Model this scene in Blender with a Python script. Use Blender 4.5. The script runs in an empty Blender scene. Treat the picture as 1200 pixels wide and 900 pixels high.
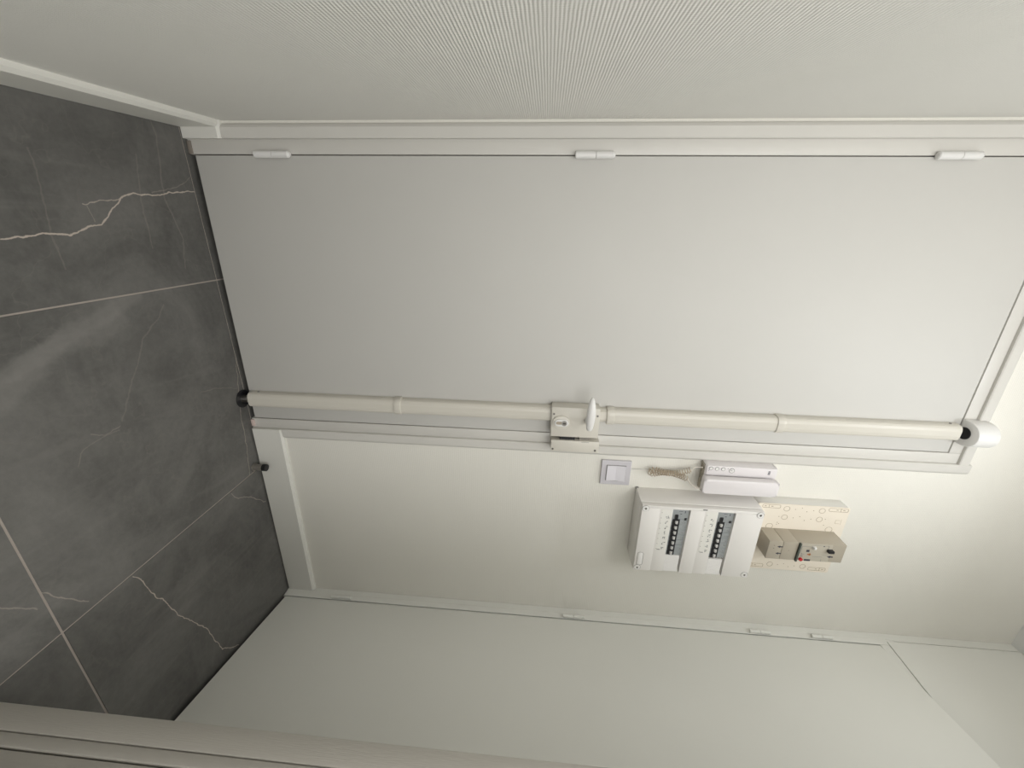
import bpy, bmesh, math, random
from mathutils import Matrix, Vector
random.seed(4)
sc = bpy.context.scene
COL = sc.collection
PI = math.pi

# ------------------------------------------------------------------ camera
cam_d = bpy.data.cameras.new('camera'); cam = bpy.data.objects.new('camera', cam_d); COL.objects.link(cam)
Rr = (-0.014496165, 0.081756895, 0.996546874)      # image right (the phone was held on its side)
Rd = (0.936557663, -0.347967469, 0.042170855)      # image down
Rf = (0.350213651, 0.933934929, -0.071525853)      # forward
m = Matrix(((Rr[0], -Rd[0], -Rf[0], -1.25077), (Rr[1], -Rd[1], -Rf[1], -1.089203), (Rr[2], -Rd[2], -Rf[2], 0.902918), (0, 0, 0, 1)))
cam.matrix_world = m
cam_d.sensor_width = 36.0; cam_d.lens = 476.585 / 1200 * 36.0; cam_d.clip_start = 0.02
sc.camera = cam
# ------------------------------------------------------------------ world, lights, exposure
w = bpy.data.worlds.new('world'); sc.world = w; w.use_nodes = True
w.node_tree.nodes['Background'].inputs[0].default_value = (0.75, 0.85, 1.0, 1); w.node_tree.nodes['Background'].inputs[1].default_value = 0.3
sc.view_settings.view_transform = 'Standard'; sc.view_settings.look = 'None'
sc.view_settings.gamma = 1.0; sc.view_settings.use_curve_mapping = False
sc.view_settings.exposure = 0.43
LAMP = (-0.74, -0.50, 2.27)
ld = bpy.data.lights.new('lamp_light', 'AREA'); ld.shape = 'DISK'; ld.size = 0.10; ld.energy = 1.55; ld.color = (0.93, 0.97, 1.0)
lo = bpy.data.objects.new('lamp_light', ld); COL.objects.link(lo); lo.location = LAMP
wd = bpy.data.lights.new('back_fill_light', 'AREA'); wd.shape = 'RECTANGLE'; wd.size = 1.2; wd.size_y = 1.3; wd.energy = 15; wd.color = (1.0, 0.985, 0.96)  # soft fill added behind the camera, from an invented window
wo = bpy.data.objects.new('back_fill_light', wd); COL.objects.link(wo); wo.location = (-0.8, -2.44, 1.55); wo.rotation_euler = (math.radians(90), 0, 0)

FILL_LAMP = (-1.20, -1.32, 2.05)
l2 = bpy.data.lights.new('fill_lamp_light', 'POINT'); l2.shadow_soft_size = 0.2; l2.energy = 8.0; l2.color = (0.99, 0.99, 0.985)  # second fill light added behind the camera to lift the lower walls
l2o = bpy.data.objects.new('fill_lamp_light', l2); COL.objects.link(l2o); l2o.location = FILL_LAMP

# ------------------------------------------------------------------ materials
def newmat(name, col, rough=0.5, metal=0.0, spec=0.5):
    mt = bpy.data.materials.new(name); mt.use_nodes = True
    b = mt.node_tree.nodes['Principled BSDF']
    b.inputs['Base Color'].default_value = (*col, 1); b.inputs['Roughness'].default_value = rough
    b.inputs['Metallic'].default_value = metal; b.inputs['Specular IOR Level'].default_value = spec
    return mt
def N(nt, t, **kw):
    n = nt.nodes.new(t)
    for k, v in kw.items():
        if k.startswith('i_'): n.inputs[int(k[2:])].default_value = v
        else: setattr(n, k, v)
    return n
def L(nt, a, b): nt.links.new(a, b)
SP = {}
def mottled(name, col, rough, amp=0.03, bump=0.1, scale=300, dist=0.0006, metal=0.0, stretch=(1, 1, 1)):
    mt = newmat(name, col, rough, metal); nt = mt.node_tree; b = nt.nodes['Principled BSDF']
    tc = N(nt, 'ShaderNodeTexCoord'); mp = N(nt, 'ShaderNodeMapping'); mp.inputs['Scale'].default_value = stretch
    L(nt, tc.outputs['Object'], mp.inputs[0])
    n1 = N(nt, 'ShaderNodeTexNoise'); n1.inputs['Scale'].default_value = 3.0; n1.inputs['Detail'].default_value = 4; L(nt, mp.outputs[0], n1.inputs['Vector'])
    cr = N(nt, 'ShaderNodeValToRGB'); e = cr.color_ramp.elements
    e[0].position = .3; e[1].position = .7
    e[0].color = (*[max(0, c * (1 - amp)) for c in col], 1); e[1].color = (*[min(1, c * (1 + amp)) for c in col], 1)
    L(nt, n1.outputs['Fac'], cr.inputs[0]); L(nt, cr.outputs[0], b.inputs['Base Color'])
    n2 = N(nt, 'ShaderNodeTexNoise'); n2.inputs['Scale'].default_value = scale; n2.inputs['Detail'].default_value = 2; L(nt, mp.outputs[0], n2.inputs['Vector'])
    bp = N(nt, 'ShaderNodeBump'); bp.inputs['Strength'].default_value = bump; bp.inputs['Distance'].default_value = dist
    L(nt, n2.outputs['Fac'], bp.inputs['Height']); L(nt, bp.outputs[0], b.inputs['Normal'])
    return mt
def wallpaper(name, col, strength):
    # painted embossed paper: fine horizontal ribs broken up into short beads
    mt = newmat(name, col, 0.75); nt = mt.node_tree; b = nt.nodes['Principled BSDF']
    tc = N(nt, 'ShaderNodeTexCoord'); sp = N(nt, 'ShaderNodeSeparateXYZ'); L(nt, tc.outputs['Object'], sp.inputs[0])
    ns = N(nt, 'ShaderNodeTexNoise'); ns.inputs['Scale'].default_value = 40; L(nt, tc.outputs['Object'], ns.inputs['Vector'])
    def sine(src, period, wob):
        a = N(nt, 'ShaderNodeMath', operation='MULTIPLY'); L(nt, src, a.inputs[0]); a.inputs[1].default_value = 2 * PI / period
        c = N(nt, 'ShaderNodeMath', operation='MULTIPLY_ADD'); L(nt, ns.outputs['Fac'], c.inputs[0]); c.inputs[1].default_value = wob; L(nt, a.outputs[0], c.inputs[2])
        s = N(nt, 'ShaderNodeMath', operation='SINE'); L(nt, c.outputs[0], s.inputs[0]); return s.outputs[0]
    s1 = sine(sp.outputs[2], 0.0047, 2.0)
    ad = N(nt, 'ShaderNodeMath', operation='ADD'); L(nt, sp.outputs[0], ad.inputs[0]); L(nt, sp.outputs[1], ad.inputs[1])
    s2 = sine(ad.outputs[0], 0.0052, 5.0)
    mx = N(nt, 'ShaderNodeMath', operation='MULTIPLY_ADD'); L(nt, s2, mx.inputs[0]); mx.inputs[1].default_value = 0.2; L(nt, s1, mx.inputs[2])
    n3 = N(nt, 'ShaderNodeTexNoise'); n3.inputs['Scale'].default_value = 350; L(nt, tc.outputs['Object'], n3.inputs['Vector'])
    m2 = N(nt, 'ShaderNodeMath', operation='MULTIPLY_ADD'); L(nt, n3.outputs['Fac'], m2.inputs[0]); m2.inputs[1].default_value = 1.6; L(nt, mx.outputs[0], m2.inputs[2])
    bp = N(nt, 'ShaderNodeBump'); bp.inputs['Strength'].default_value = strength; bp.inputs['Distance'].default_value = 0.0005
    L(nt, m2.outputs[0], bp.inputs['Height']); L(nt, bp.outputs[0], b.inputs['Normal'])
    return mt
M = {}
M['paper'] = wallpaper('embossed_wallpaper', (0.815, 0.795, 0.73), 0.26)
M['paper_left'] = wallpaper('embossed_wallpaper_side', (0.82, 0.81, 0.765), 0.5)
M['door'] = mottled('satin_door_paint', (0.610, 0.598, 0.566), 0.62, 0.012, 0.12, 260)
M['closet'] = mottled('closet_paint', (0.815, 0.81, 0.76), 0.6, 0.012, 0.1, 260)
M['trim'] = mottled('trim_paint', (0.67, 0.652, 0.61), 0.4, 0.02, 0.1, 200)
M['base'] = mottled('baseboard_paint', (0.76, 0.75, 0.70), 0.45, 0.02, 0.1, 200)
M['brush'] = mottled('brushed_trim_paint', (0.50, 0.475, 0.43), 0.5, 0.04, 0.35, 120, 0.001, stretch=(6, 6, .4))
M['ceil'] = mottled('ceiling_paint', (0.84, 0.84, 0.82), 0.8, 0.01, 0.1, 200)
M['bar'] = mottled('cream_enamel', (0.66, 0.63, 0.56), 0.33, 0.02, 0.05, 120)
M['case'] = mottled('lock_enamel', (0.67, 0.64, 0.57), 0.35, 0.02, 0.05, 120)
M['black'] = newmat('black_gap', (0.008, 0.008, 0.008), 0.6)
M['blackmat'] = newmat('black_plastic', (0.012, 0.012, 0.014), 0.4)
M['steel'] = newmat('steel', (0.45, 0.43, 0.40), 0.3, 1.0)
M['bronze'] = mottled('worn_metal', (0.30, 0.28, 0.25), 0.35, 0.4, 0.1, 150, metal=0.5)
M['nickel'] = newmat('nickel', (0.42, 0.36, 0.28), 0.4, 0.3)
M['cabinet'] = mottled('cabinet_plastic', (0.86, 0.835, 0.80), 0.42, 0.01, 0.04, 500)
M['blank'] = newmat('blank_plastic', (0.88, 0.865, 0.84), 0.4)
M['modgrey'] = mottled('breaker_grey', (0.33, 0.35, 0.355), 0.45, 0.08, 0.03, 400)
M['paperlabel'] = newmat('label_paper', (0.86, 0.845, 0.79), 0.6)
M['ink'] = newmat('ink', (0.05, 0.05, 0.07), 0.6)
M['greyink'] = newmat('grey_ink', (0.26, 0.25, 0.24), 0.6)
M['white'] = newmat('white_plastic', (0.80, 0.79, 0.77), 0.35)
M['lilac'] = newmat('switch_plate_plastic', (0.62, 0.60, 0.63), 0.32)
M['lilac2'] = newmat('rocker_plastic', (0.78, 0.76, 0.80), 0.25)
M['phone'] = mottled('handset_plastic', (0.82, 0.785, 0.79), 0.4, 0.01, 0.03, 500)
M['cord'] = newmat('coiled_cord_plastic', (0.50, 0.41, 0.30), 0.45)
M['cordpale'] = newmat('pale_cord', (0.78, 0.73, 0.66), 0.45)
M['board'] = mottled('yellowed_board_plastic', (0.86, 0.785, 0.67), 0.42, 0.02, 0.03, 300)
M['boardside'] = newmat('board_side_paint', (0.76, 0.745, 0.70), 0.45)
M['outline'] = newmat('knockout_outline', (0.30, 0.22, 0.12), 0.6)
M['khaki'] = mottled('khaki_plastic', (0.43, 0.385, 0.31), 0.42, 0.03, 0.05, 300)
M['green'] = newmat('dark_green_edge', (0.07, 0.085, 0.07), 0.5)
M['red'] = newmat('red_button', (0.55, 0.015, 0.02), 0.3)
M['orange'] = newmat('orange_print', (0.5, 0.2, 0.08), 0.5)
M['grout'] = mottled('sandy_grout', (0.40, 0.355, 0.315), 0.9, 0.12, 0.4, 500)
M['dark'] = newmat('gap_shade', (0.02, 0.02, 0.02), 0.9)  # near black colour stands for the shade behind the door gap
M['plug'] = newmat('plug_metal', (0.40, 0.39, 0.37), 0.35, 0.3)
M['rubber'] = newmat('rubber', (0.01, 0.01, 0.01), 0.5)

def stone(name, veins, wisps=()):
    mt = newmat(name, (0.09, 0.088, 0.084), 0.42); nt = mt.node_tree; b = nt.nodes['Principled BSDF']
    tc = N(nt, 'ShaderNodeTexCoord'); co = tc.outputs['Object']
    # base cloudiness
    n1 = N(nt, 'ShaderNodeTexNoise'); n1.inputs['Scale'].default_value = 4.5; n1.inputs['Detail'].default_value = 9; n1.inputs['Roughness'].default_value = .66; n1.inputs['Distortion'].default_value = .6
    L(nt, co, n1.inputs['Vector'])
    cr = N(nt, 'ShaderNodeValToRGB'); e = cr.color_ramp.elements
    e[0].position = .33; e[0].color = (0.082, 0.080, 0.075, 1); e[1].position = .70; e[1].color = (0.165, 0.161, 0.151, 1)
    nf_ = N(nt, 'ShaderNodeTexNoise'); nf_.inputs['Scale'].default_value = 70; nf_.inputs['Detail'].default_value = 6; nf_.inputs['Roughness'].default_value = .7; L(nt, co, nf_.inputs['Vector'])
    ma = N(nt, 'ShaderNodeMath', operation='MULTIPLY_ADD'); L(nt, nf_.outputs['Fac'], ma.inputs[0]); ma.inputs[1].default_value = .30; L(nt, n1.outputs['Fac'], ma.inputs[2])
    mb_ = N(nt, 'ShaderNodeMath', operation='SUBTRACT'); L(nt, ma.outputs[0], mb_.inputs[0]); mb_.inputs[1].default_value = .15
    L(nt, mb_.outputs[0], cr.inputs[0]); col = cr.outputs[0]
    # long faint scratches running along the hall
    mp = N(nt, 'ShaderNodeMapping'); mp.inputs['Scale'].default_value = (26, 3, 1); mp.inputs['Rotation'].default_value = (0, 0, .12); L(nt, co, mp.inputs[0])
    n2 = N(nt, 'ShaderNodeTexNoise'); n2.inputs['Scale'].default_value = 1.2; n2.inputs['Detail'].default_value = 5; n2.inputs['Distortion'].default_value = .8; L(nt, mp.outputs[0], n2.inputs['Vector'])
    r2 = N(nt, 'ShaderNodeMapRange'); r2.inputs[1].default_value = .56; r2.inputs[2].default_value = .78; r2.inputs[4].default_value = .30; L(nt, n2.outputs['Fac'], r2.inputs[0])
    mx = N(nt, 'ShaderNodeMix', data_type='RGBA'); L(nt, r2.outputs[0], mx.inputs[0]); L(nt, col, mx.inputs[6]); mx.inputs[7].default_value = (0.21, 0.20, 0.19, 1); col = mx.outputs[2]
    # thin random hairlines
    n4 = N(nt, 'ShaderNodeTexNoise'); n4.inputs['Scale'].default_value = 5; n4.inputs['Detail'].default_value = 4; L(nt, co, n4.inputs['Vector'])
    mg = N(nt, 'ShaderNodeMath', operation='SUBTRACT'); L(nt, n4.outputs['Fac'], mg.inputs[0]); mg.inputs[1].default_value = .47
    ab = N(nt, 'ShaderNodeMath', operation='ABSOLUTE'); L(nt, mg.outputs[0], ab.inputs[0])
    r4 = N(nt, 'ShaderNodeMapRange'); r4.inputs[1].default_value = 0; r4.inputs[2].default_value = .004; r4.inputs[3].default_value = .22; r4.inputs[4].default_value = 0; L(nt, ab.outputs[0], r4.inputs[0])
    mx = N(nt, 'ShaderNodeMix', data_type='RGBA'); L(nt, r4.outputs[0], mx.inputs[0]); L(nt, col, mx.inputs[6]); mx.inputs[7].default_value = (0.20, 0.185, 0.165, 1); col = mx.outputs[2]
    # the drawn veins: distance to polylines in slightly shaken coordinates
    nd = N(nt, 'ShaderNodeTexNoise'); nd.inputs['Scale'].default_value = 45; nd.inputs['Detail'].default_value = 3; L(nt, co, nd.inputs['Vector'])
    sb = N(nt, 'ShaderNodeVectorMath', operation='SUBTRACT'); L(nt, nd.outputs['Color'], sb.inputs[0]); sb.inputs[1].default_value = (.5, .5, .5)
    ml = N(nt, 'ShaderNodeVectorMath', operation='MULTIPLY_ADD'); L(nt, sb.outputs[0], ml.inputs[0]); ml.inputs[1].default_value = (.012, .012, 0); L(nt, co, ml.inputs[2])
    fl = N(nt, 'ShaderNodeVectorMath', operation='MULTIPLY'); L(nt, ml.outputs[0], fl.inputs[0]); fl.inputs[1].default_value = (1, 1, 0); P = fl.outputs[0]
    def seg(a, c):
        pa = N(nt, 'ShaderNodeVectorMath', operation='SUBTRACT'); L(nt, P, pa.inputs[0]); pa.inputs[1].default_value = (a[0], a[1], 0)
        ba = (c[0] - a[0], c[1] - a[1], 0); q = ba[0] ** 2 + ba[1] ** 2 + 1e-9
        dt = N(nt, 'ShaderNodeVectorMath', operation='DOT_PRODUCT'); L(nt, pa.outputs[0], dt.inputs[0]); dt.inputs[1].default_value = (ba[0] / q, ba[1] / q, 0)
        cl = N(nt, 'ShaderNodeClamp'); L(nt, dt.outputs['Value'], cl.inputs[0])
        scn = N(nt, 'ShaderNodeVectorMath', operation='SCALE'); scn.inputs[0].default_value = ba; L(nt, cl.outputs[0], scn.inputs['Scale'])
        ds = N(nt, 'ShaderNodeVectorMath', operation='DISTANCE'); L(nt, pa.outputs[0], ds.inputs[0]); L(nt, scn.outputs[0], ds.inputs[1])
        return ds.outputs['Value']
    def poly(pts):
        d = None
        for a, c in zip(pts[:-1], pts[1:]):
            s = seg(a, c)
            if d is None: d = s
            else:
                mn = N(nt, 'ShaderNodeMath', operation='MINIMUM'); L(nt, d, mn.inputs[0]); L(nt, s, mn.inputs[1]); d = mn.outputs[0]
        return d
    for pts, width, amt in wisps:
        d = poly(pts)
        n5 = N(nt, 'ShaderNodeTexNoise'); n5.inputs['Scale'].default_value = 16; n5.inputs['Detail'].default_value = 10; n5.inputs['Roughness'].default_value = .65; L(nt, co, n5.inputs['Vector'])
        dd = N(nt, 'ShaderNodeMath', operation='MULTIPLY_ADD'); L(nt, n5.outputs['Fac'], dd.inputs[0]); dd.inputs[1].default_value = width; L(nt, d, dd.inputs[2])
        rr = N(nt, 'ShaderNodeMapRange'); rr.inputs[1].default_value = width * .80; rr.inputs[2].default_value = width * 1.12; rr.inputs[3].default_value = amt; rr.inputs[4].default_value = 0; L(nt, dd.outputs[0], rr.inputs[0])
        mx = N(nt, 'ShaderNodeMix', data_type='RGBA'); L(nt, rr.outputs[0], mx.inputs[0]); L(nt, col, mx.inputs[6]); mx.inputs[7].default_value = (0.26, 0.25, 0.235, 1); col = mx.outputs[2]
    for pts, width, amt in veins:
        d = poly(pts)
        rr = N(nt, 'ShaderNodeMapRange'); rr.inputs[1].default_value = width * .4; rr.inputs[2].default_value = width; rr.inputs[3].default_value = amt; rr.inputs[4].default_value = 0; L(nt, d, rr.inputs[0])
        mx = N(nt, 'ShaderNodeMix', data_type='RGBA'); L(nt, rr.outputs[0], mx.inputs[0]); L(nt, col, mx.inputs[6]); mx.inputs[7].default_value = (0.52, 0.45, 0.39, 1); col = mx.outputs[2]
    L(nt, col, b.inputs['Base Color'])
    n6 = N(nt, 'ShaderNodeTexNoise'); n6.inputs['Scale'].default_value = 160; n6.inputs['Detail'].default_value = 3; L(nt, co, n6.inputs['Vector'])
    bp = N(nt, 'ShaderNodeBump'); bp.inputs['Strength'].default_value = .15; bp.inputs['Distance'].default_value = .0006; L(nt, n6.outputs['Fac'], bp.inputs['Height']); L(nt, bp.outputs[0], b.inputs['Normal'])
    return mt
V = {
'main': [(-1.2283, -0.446), (-1.2354, -0.3733), (-1.2337, -0.3375), (-1.2519, -0.2906), (-1.2529, -0.2742), (-1.2849, -0.2406), (-1.3051, -0.2177), (-1.3166, -0.1933), (-1.3184, -0.121), (-1.3267, -0.0949), (-1.3358, -0.0117)],
'br': [(-1.3051, -0.2177), (-1.2987, -0.2523), (-1.2894, -0.2883), (-1.2895, -0.2988)],
'br2': [(-1.287, -0.2891), (-1.2595, -0.2876)],
'br3': [(-1.3241, -0.1381), (-1.3335, -0.0927), (-1.3468, -0.0498), (-1.3674, -0.0184)],
'f1': [(-1.3754, -0.3573), (-1.333, -0.3577), (-1.28, -0.3637), (-1.2295, -0.3685), (-1.1735, -0.3674)],
'f2': [(-1.3971, -0.1539), (-1.37, -0.1582), (-1.3007, -0.1708), (-1.2041, -0.1756)],
'f3': [(-1.4762, -0.0928), (-1.4441, -0.0861), (-1.3485, -0.1061), (-1.3139, -0.1082), (-1.2752, -0.098), (-1.2226, -0.0854), (-1.1522, -0.1021)],
'w1': [(-1.1062, -0.2525), (-1.0784, -0.3158), (-1.0573, -0.3884), (-1.0328, -0.4467), (-1.0067, -0.5211)],
'w2': [(-1.0677, -0.2977), (-1.04, -0.3593), (-1.0388, -0.4211), (-1.0128, -0.4706), (-0.9728, -0.5326)],
't1': [(-1.0767, -0.1873), (-1.0519, -0.2067), (-1.0118, -0.261), (-0.9743, -0.2836), (-0.932, -0.3135), (-0.8542, -0.3604)],
't2': [(-0.8387, -0.3749), (-0.8367, -0.4317), (-0.8294, -0.4566), (-0.8044, -0.4665)],
't3': [(-0.8548, -0.4257), (-0.8394, -0.4036), (-0.8459, -0.3688)],
't4': [(-0.8383, -0.1536), (-0.8307, -0.1023), (-0.8022, -0.0278)],
'r1': [(-0.8915, -0.007), (-0.8257, -0.018), (-0.7443, -0.035), (-0.6784, -0.0407), (-0.6157, -0.045), (-0.5226, -0.0583)],
'b1': [(-0.5058, -0.4515), (-0.4883, -0.4382), (-0.4117, -0.4236), (-0.3931, -0.4119), (-0.3192, -0.3903), (-0.2021, -0.3352), (-0.1348, -0.322), (-0.0854, -0.3112), (-0.0344, -0.2596)],
'b2': [(-0.511, -0.1434), (-0.4818, -0.1258), (-0.4544, -0.0794), (-0.392, -0.0212)],
'b3': [(-0.6144, -0.592), (-0.5767, -0.5714), (-0.5324, -0.54)],
'b4': [(-0.6386, -0.6459), (-0.5916, -0.6071)]}
S_left = stone('veined_stone_left', [(V['main'], .0019, .95), (V['br'], .0014, .6), (V['br2'], .0012, .3), (V['br3'], .0014, .22), (V['f1'], .0022, .10), (V['f2'], .0022, .10), (V['f3'], .0024, .12)])
S_mid = stone('veined_stone_middle', [(V['t1'], .0022, .11), (V['t2'], .0014, .14), (V['t3'], .0014, .2), (V['t4'], .0014, .16), (V['r1'], .0015, .45), (V['b3'], .0014, .4)], [(V['w1'], .034, .30), (V['w2'], .040, .24)])
S_right = stone('veined_stone_right', [(V['b1'], .0015, .9), (V['b2'], .0015, .45)])
S_plain = stone('plain_stone', [(V['b4'], .0016, .3)])

# ------------------------------------------------------------------ mesh helpers
def box(bm, x0, x1, y0, y1, z0, z1, bev=0, seg=2):
    r = bmesh.ops.create_cube(bm, size=1.0)
    vs = r['verts']
    for v in vs:
        v.co = Vector((x0 + (v.co.x + .5) * (x1 - x0), y0 + (v.co.y + .5) * (y1 - y0), z0 + (v.co.z + .5) * (z1 - z0)))
    if bev:
        es = list({e for v in vs for e in v.link_edges})
        bmesh.ops.bevel(bm, geom=es, offset=bev, segments=seg, affect='EDGES', profile=.5)
def cyl(bm, p0, p1, r0, r1=None, n=24, caps=True):
    r1 = r0 if r1 is None else r1
    p0 = Vector(p0); p1 = Vector(p1); d = p1 - p0
    q = d.to_track_quat('Z', 'Y').to_matrix().to_4x4()
    bmesh.ops.create_cone(bm, cap_ends=caps, segments=n, radius1=r0, radius2=r1, depth=d.length, matrix=Matrix.Translation((p0 + p1) / 2) @ q)
def prism(bm, prof, a, b, axis='z', bev=0):
    """prof: list of 2D points; extruded from a to b along axis (z: (x,y); y: (x,z); x: (y,z))."""
    def p(u, v, t): return {'z': (u, v, t), 'y': (u, t, v), 'x': (t, u, v)}[axis]
    v0 = [bm.verts.new(p(u, v, a)) for u, v in prof]; v1 = [bm.verts.new(p(u, v, b)) for u, v in prof]
    n = len(prof); f = [bm.faces.new(v0), bm.faces.new(v1)]
    for i in range(n): f.append(bm.faces.new((v0[i], v0[(i + 1) % n], v1[(i + 1) % n], v1[i])))
    bmesh.ops.recalc_face_normals(bm, faces=f)
    if bev:
        es = list({e for v in v0 + v1 for e in v.link_edges})
        bmesh.ops.bevel(bm, geom=es, offset=bev, segments=2, affect='EDGES', profile=.5)
def rrect(x0, x1, z0, z1, r, n=5):
    pts = []
    for cx, cz, a0 in ((x1 - r, z1 - r, 0), (x0 + r, z1 - r, 90), (x0 + r, z0 + r, 180), (x1 - r, z0 + r, 270)):
        for i in range(n + 1):
            a = math.radians(a0 + 90 * i / n); pts.append((cx + r * math.cos(a), cz + 1.22 * r * math.sin(a)))
    return pts
def tube(bm, pts, r, n=8, closed=False):
    pts = [Vector(p) for p in pts]; rings = []
    up = Vector((0.123, .95, .2)).normalized()
    K = len(pts)
    for i, p in enumerate(pts):
        if closed: t = pts[(i + 1) % K] - pts[i - 1]
        else: t = pts[min(i + 1, K - 1)] - pts[max(i - 1, 0)]
        t.normalize(); s = t.cross(up)
        if s.length < 1e-3: s = t.cross(Vector((1, 0, 0)))
        s.normalize(); u = s.cross(t)
        rings.append([bm.verts.new(p + (s * math.cos(2 * PI * k / n) + u * math.sin(2 * PI * k / n)) * r) for k in range(n)])
    for i in range(K if closed else K - 1):
        a, b = rings[i], rings[(i + 1) % K]
        for k in range(n): bm.faces.new((a[k], a[(k + 1) % n], b[(k + 1) % n], b[k]))
    if not closed:
        bm.faces.new(list(reversed(rings[0]))); bm.faces.new(rings[-1])
def obj(name, bm, mat, parent=None, smooth=False):
    me = bpy.data.meshes.new(name)
    bmesh.ops.recalc_face_normals(bm, faces=bm.faces[:])
    bm.to_mesh(me); bm.free(); me.materials.append(M[mat] if isinstance(mat, str) else mat)
    if smooth:
        for p in me.polygons: p.use_smooth = True
        try: me.set_sharp_from_angle(angle=math.radians(40))
        except Exception: pass
    o = bpy.data.objects.new(name, me); COL.objects.link(o)
    if parent: o.parent = parent
    return o
def bx(name, dims, mat, parent=None, bev=0, seg=2):
    bm = bmesh.new(); box(bm, *dims, bev=bev, seg=seg); return obj(name, bm, mat, parent, smooth=bool(bev))
def empty(name, loc=(0, 0, 0), rz=0):
    o = bpy.data.objects.new(name, None); COL.objects.link(o); o.location = loc; o.rotation_euler = (0, 0, rz); o.empty_display_size = .05
    return o
def struct(o, label=None, cat=None):
    o['kind'] = 'structure'
    if label: o['label'] = label
    if cat: o['category'] = cat
    return o
def tag(o, label, cat, group=None):
    o['label'] = label; o['category'] = cat
    if group: o['group'] = group
    return o
def lab(o, s): o['label'] = s; return o

# ------------------------------------------------------------------ the shell
GA = 0.0398
RZR = math.atan2(-1, GA)          # direction of the side walls, away from the front wall
CH = 2.485
WT = 0.10
# floor and tiles
bm = bmesh.new(); box(bm, -1.60, .45, -2.6, 0.30, -0.10, -0.0016); floor = obj('floor', bm, 'grout')
struct(floor, 'grey veined stone tile floor with pale sandy grout lines', 'floor')
AL = 0.0171; PX = 0.5936
def clip_poly(poly, a, b, c):      # keep a*x + b*y <= c
    out = []
    for i in range(len(poly)):
        p, q = poly[i], poly[(i + 1) % len(poly)]
        dp, dq = a * p[0] + b * p[1] - c, a * q[0] + b * q[1] - c
        if dp <= 0: out.append(p)
        if dp * dq < 0:
            t = dp / (dp - dq); out.append((p[0] + t * (q[0] - p[0]), p[1] + t * (q[1] - p[1])))
    return out
AX, BY = -1.1148, -0.5838
def grid(i, j):                    # tile corner
    X0 = AX + PX * i; Y0 = BY + PX * j
    y = (Y0 + AL * X0) / (1 + AL * AL); x = X0 - AL * y
    return x, y
for j in range(-5, 3):
    for i in range(-1, 4):
        P = [grid(i, j), grid(i + 1, j), grid(i + 1, j + 1), grid(i, j + 1)]
        cx = sum(p[0] for p in P) / 4; cy = sum(p[1] for p in P) / 4
        g = 0.0017
        gy = 0.0022
        Q = []
        for p in P:
            Q.append((p[0] + (g if p[0] < cx else -g), p[1] + (gy if p[1] < cy else -gy)))
        if j == 0: Q = [(x, y if y < cy else y + 0.0005) for x, y in Q]
        if j == 1: Q = [(x, y if y > cy else y - 0.0005) for x, y in Q]
        Q = clip_poly(Q, 0, 1, 0.045)                          # stops behind the door
        Q = clip_poly(Q, -1, -GA, 1.494)                        # left wall
        Q = clip_poly(Q, 0, -1, 2.5); Q = clip_poly(Q, 1, 0, .35)
        if cy > -.8: Q = clip_poly(Q, 1, GA, 0.10)
        if len(Q) < 3: continue
        bm = bmesh.new(); prism(bm, Q, -0.010, 0.0, 'z', bev=0.0004)
        mt = {(-1, 0): S_left, (0, 0): S_mid, (1, 0): S_right}.get((i, j), S_plain)
        obj('tile', bm, mt, floor)
# front wall around the doorway
DL, DR, DT = -1.4205, -0.6945, 2.037      # door leaf edges and top
OL, OR, OT = -1.4545, -0.6620, 2.0700     # outer edge of the frame
bm = bmesh.new()
box(bm, OR, 0.30, 0.0, WT, -.01, CH + .02); box(bm, -1.62, OL, 0.0, WT, -.01, CH + .02); box(bm, OL, OR, 0.0, WT, OT, CH + .02)
wf = struct(obj('wall_front', bm, 'paper'), 'cream embossed wallpapered wall beside and above the entrance door', 'wall')
# closed board behind the door, coloured near black for the shade under it
struct(bx('gap_shade_board', (-1.62, -.5, .101, .13, -.09, 2.3), 'dark'), 'near black board standing in for the shade under the door', 'wall')
# left wall
e = Matrix.Translation((-1.494, 0, 0)) @ Matrix.Rotation(RZR, 4, 'Z')
def place(o, mtx): o.matrix_world = mtx; return o
wl = place(bx('wall_left', (-.05, 2.62, -.10, 0.0, -.01, CH + .02), 'paper_left'), e)
struct(wl, 'left wall of ribbed embossed wallpaper painted greyish cream', 'wall')
def base_profile(h=0.1, t=0.014):
    return [(0, 0), (t, 0), (t, h - .007), (t - .006, h), (0, h)]
bm = bmesh.new(); prism(bm, [(y, z + .002) for y, z in base_profile(.098, .015)], 0.016, 2.49, 'x')
bl = place(obj('baseboard_left', bm, 'base'), e); struct(bl, 'painted baseboard along the left wall over the tiles', 'baseboard')
bm = bmesh.new(); prism(bm, [(-y, z + .002) for y, z in base_profile(.098, .015)], -1.494, -1.4545, 'x')
struct(obj('baseboard_front', bm, 'base'), 'short return of baseboard between left wall and door frame', 'baseboard')
bm = bmesh.new(); prism(bm, [(-y, z + .0045) for y, z in base_profile(.096, .013)], -0.661, -0.001, 'x')
struct(obj('baseboard_front', bm, 'base'), 'painted baseboard under the breaker panel between both doors', 'baseboard')
# right wall with the closet opening
er = Matrix.Rotation(RZR, 4, 'Z')
CO, CE, CT = 0.043, 0.640, 2.046          # opening start/end along the wall and height
bm = bmesh.new()
box(bm, 0.0, CO - .002, 0.0, .12, -.01, CH + .02); box(bm, CE, .84, 0.0, .12, -.01, CH + .02); box(bm, CO - .002, CE, 0.0, .12, CT + .028, CH + .02)
box(bm, CO - .002, CE, .10, .12, -.01, CT + .03)
wr = place(obj('wall_right', bm, 'closet'), er); struct(wr, 'right side wall painted pale grey around the cupboard door', 'wall')
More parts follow.
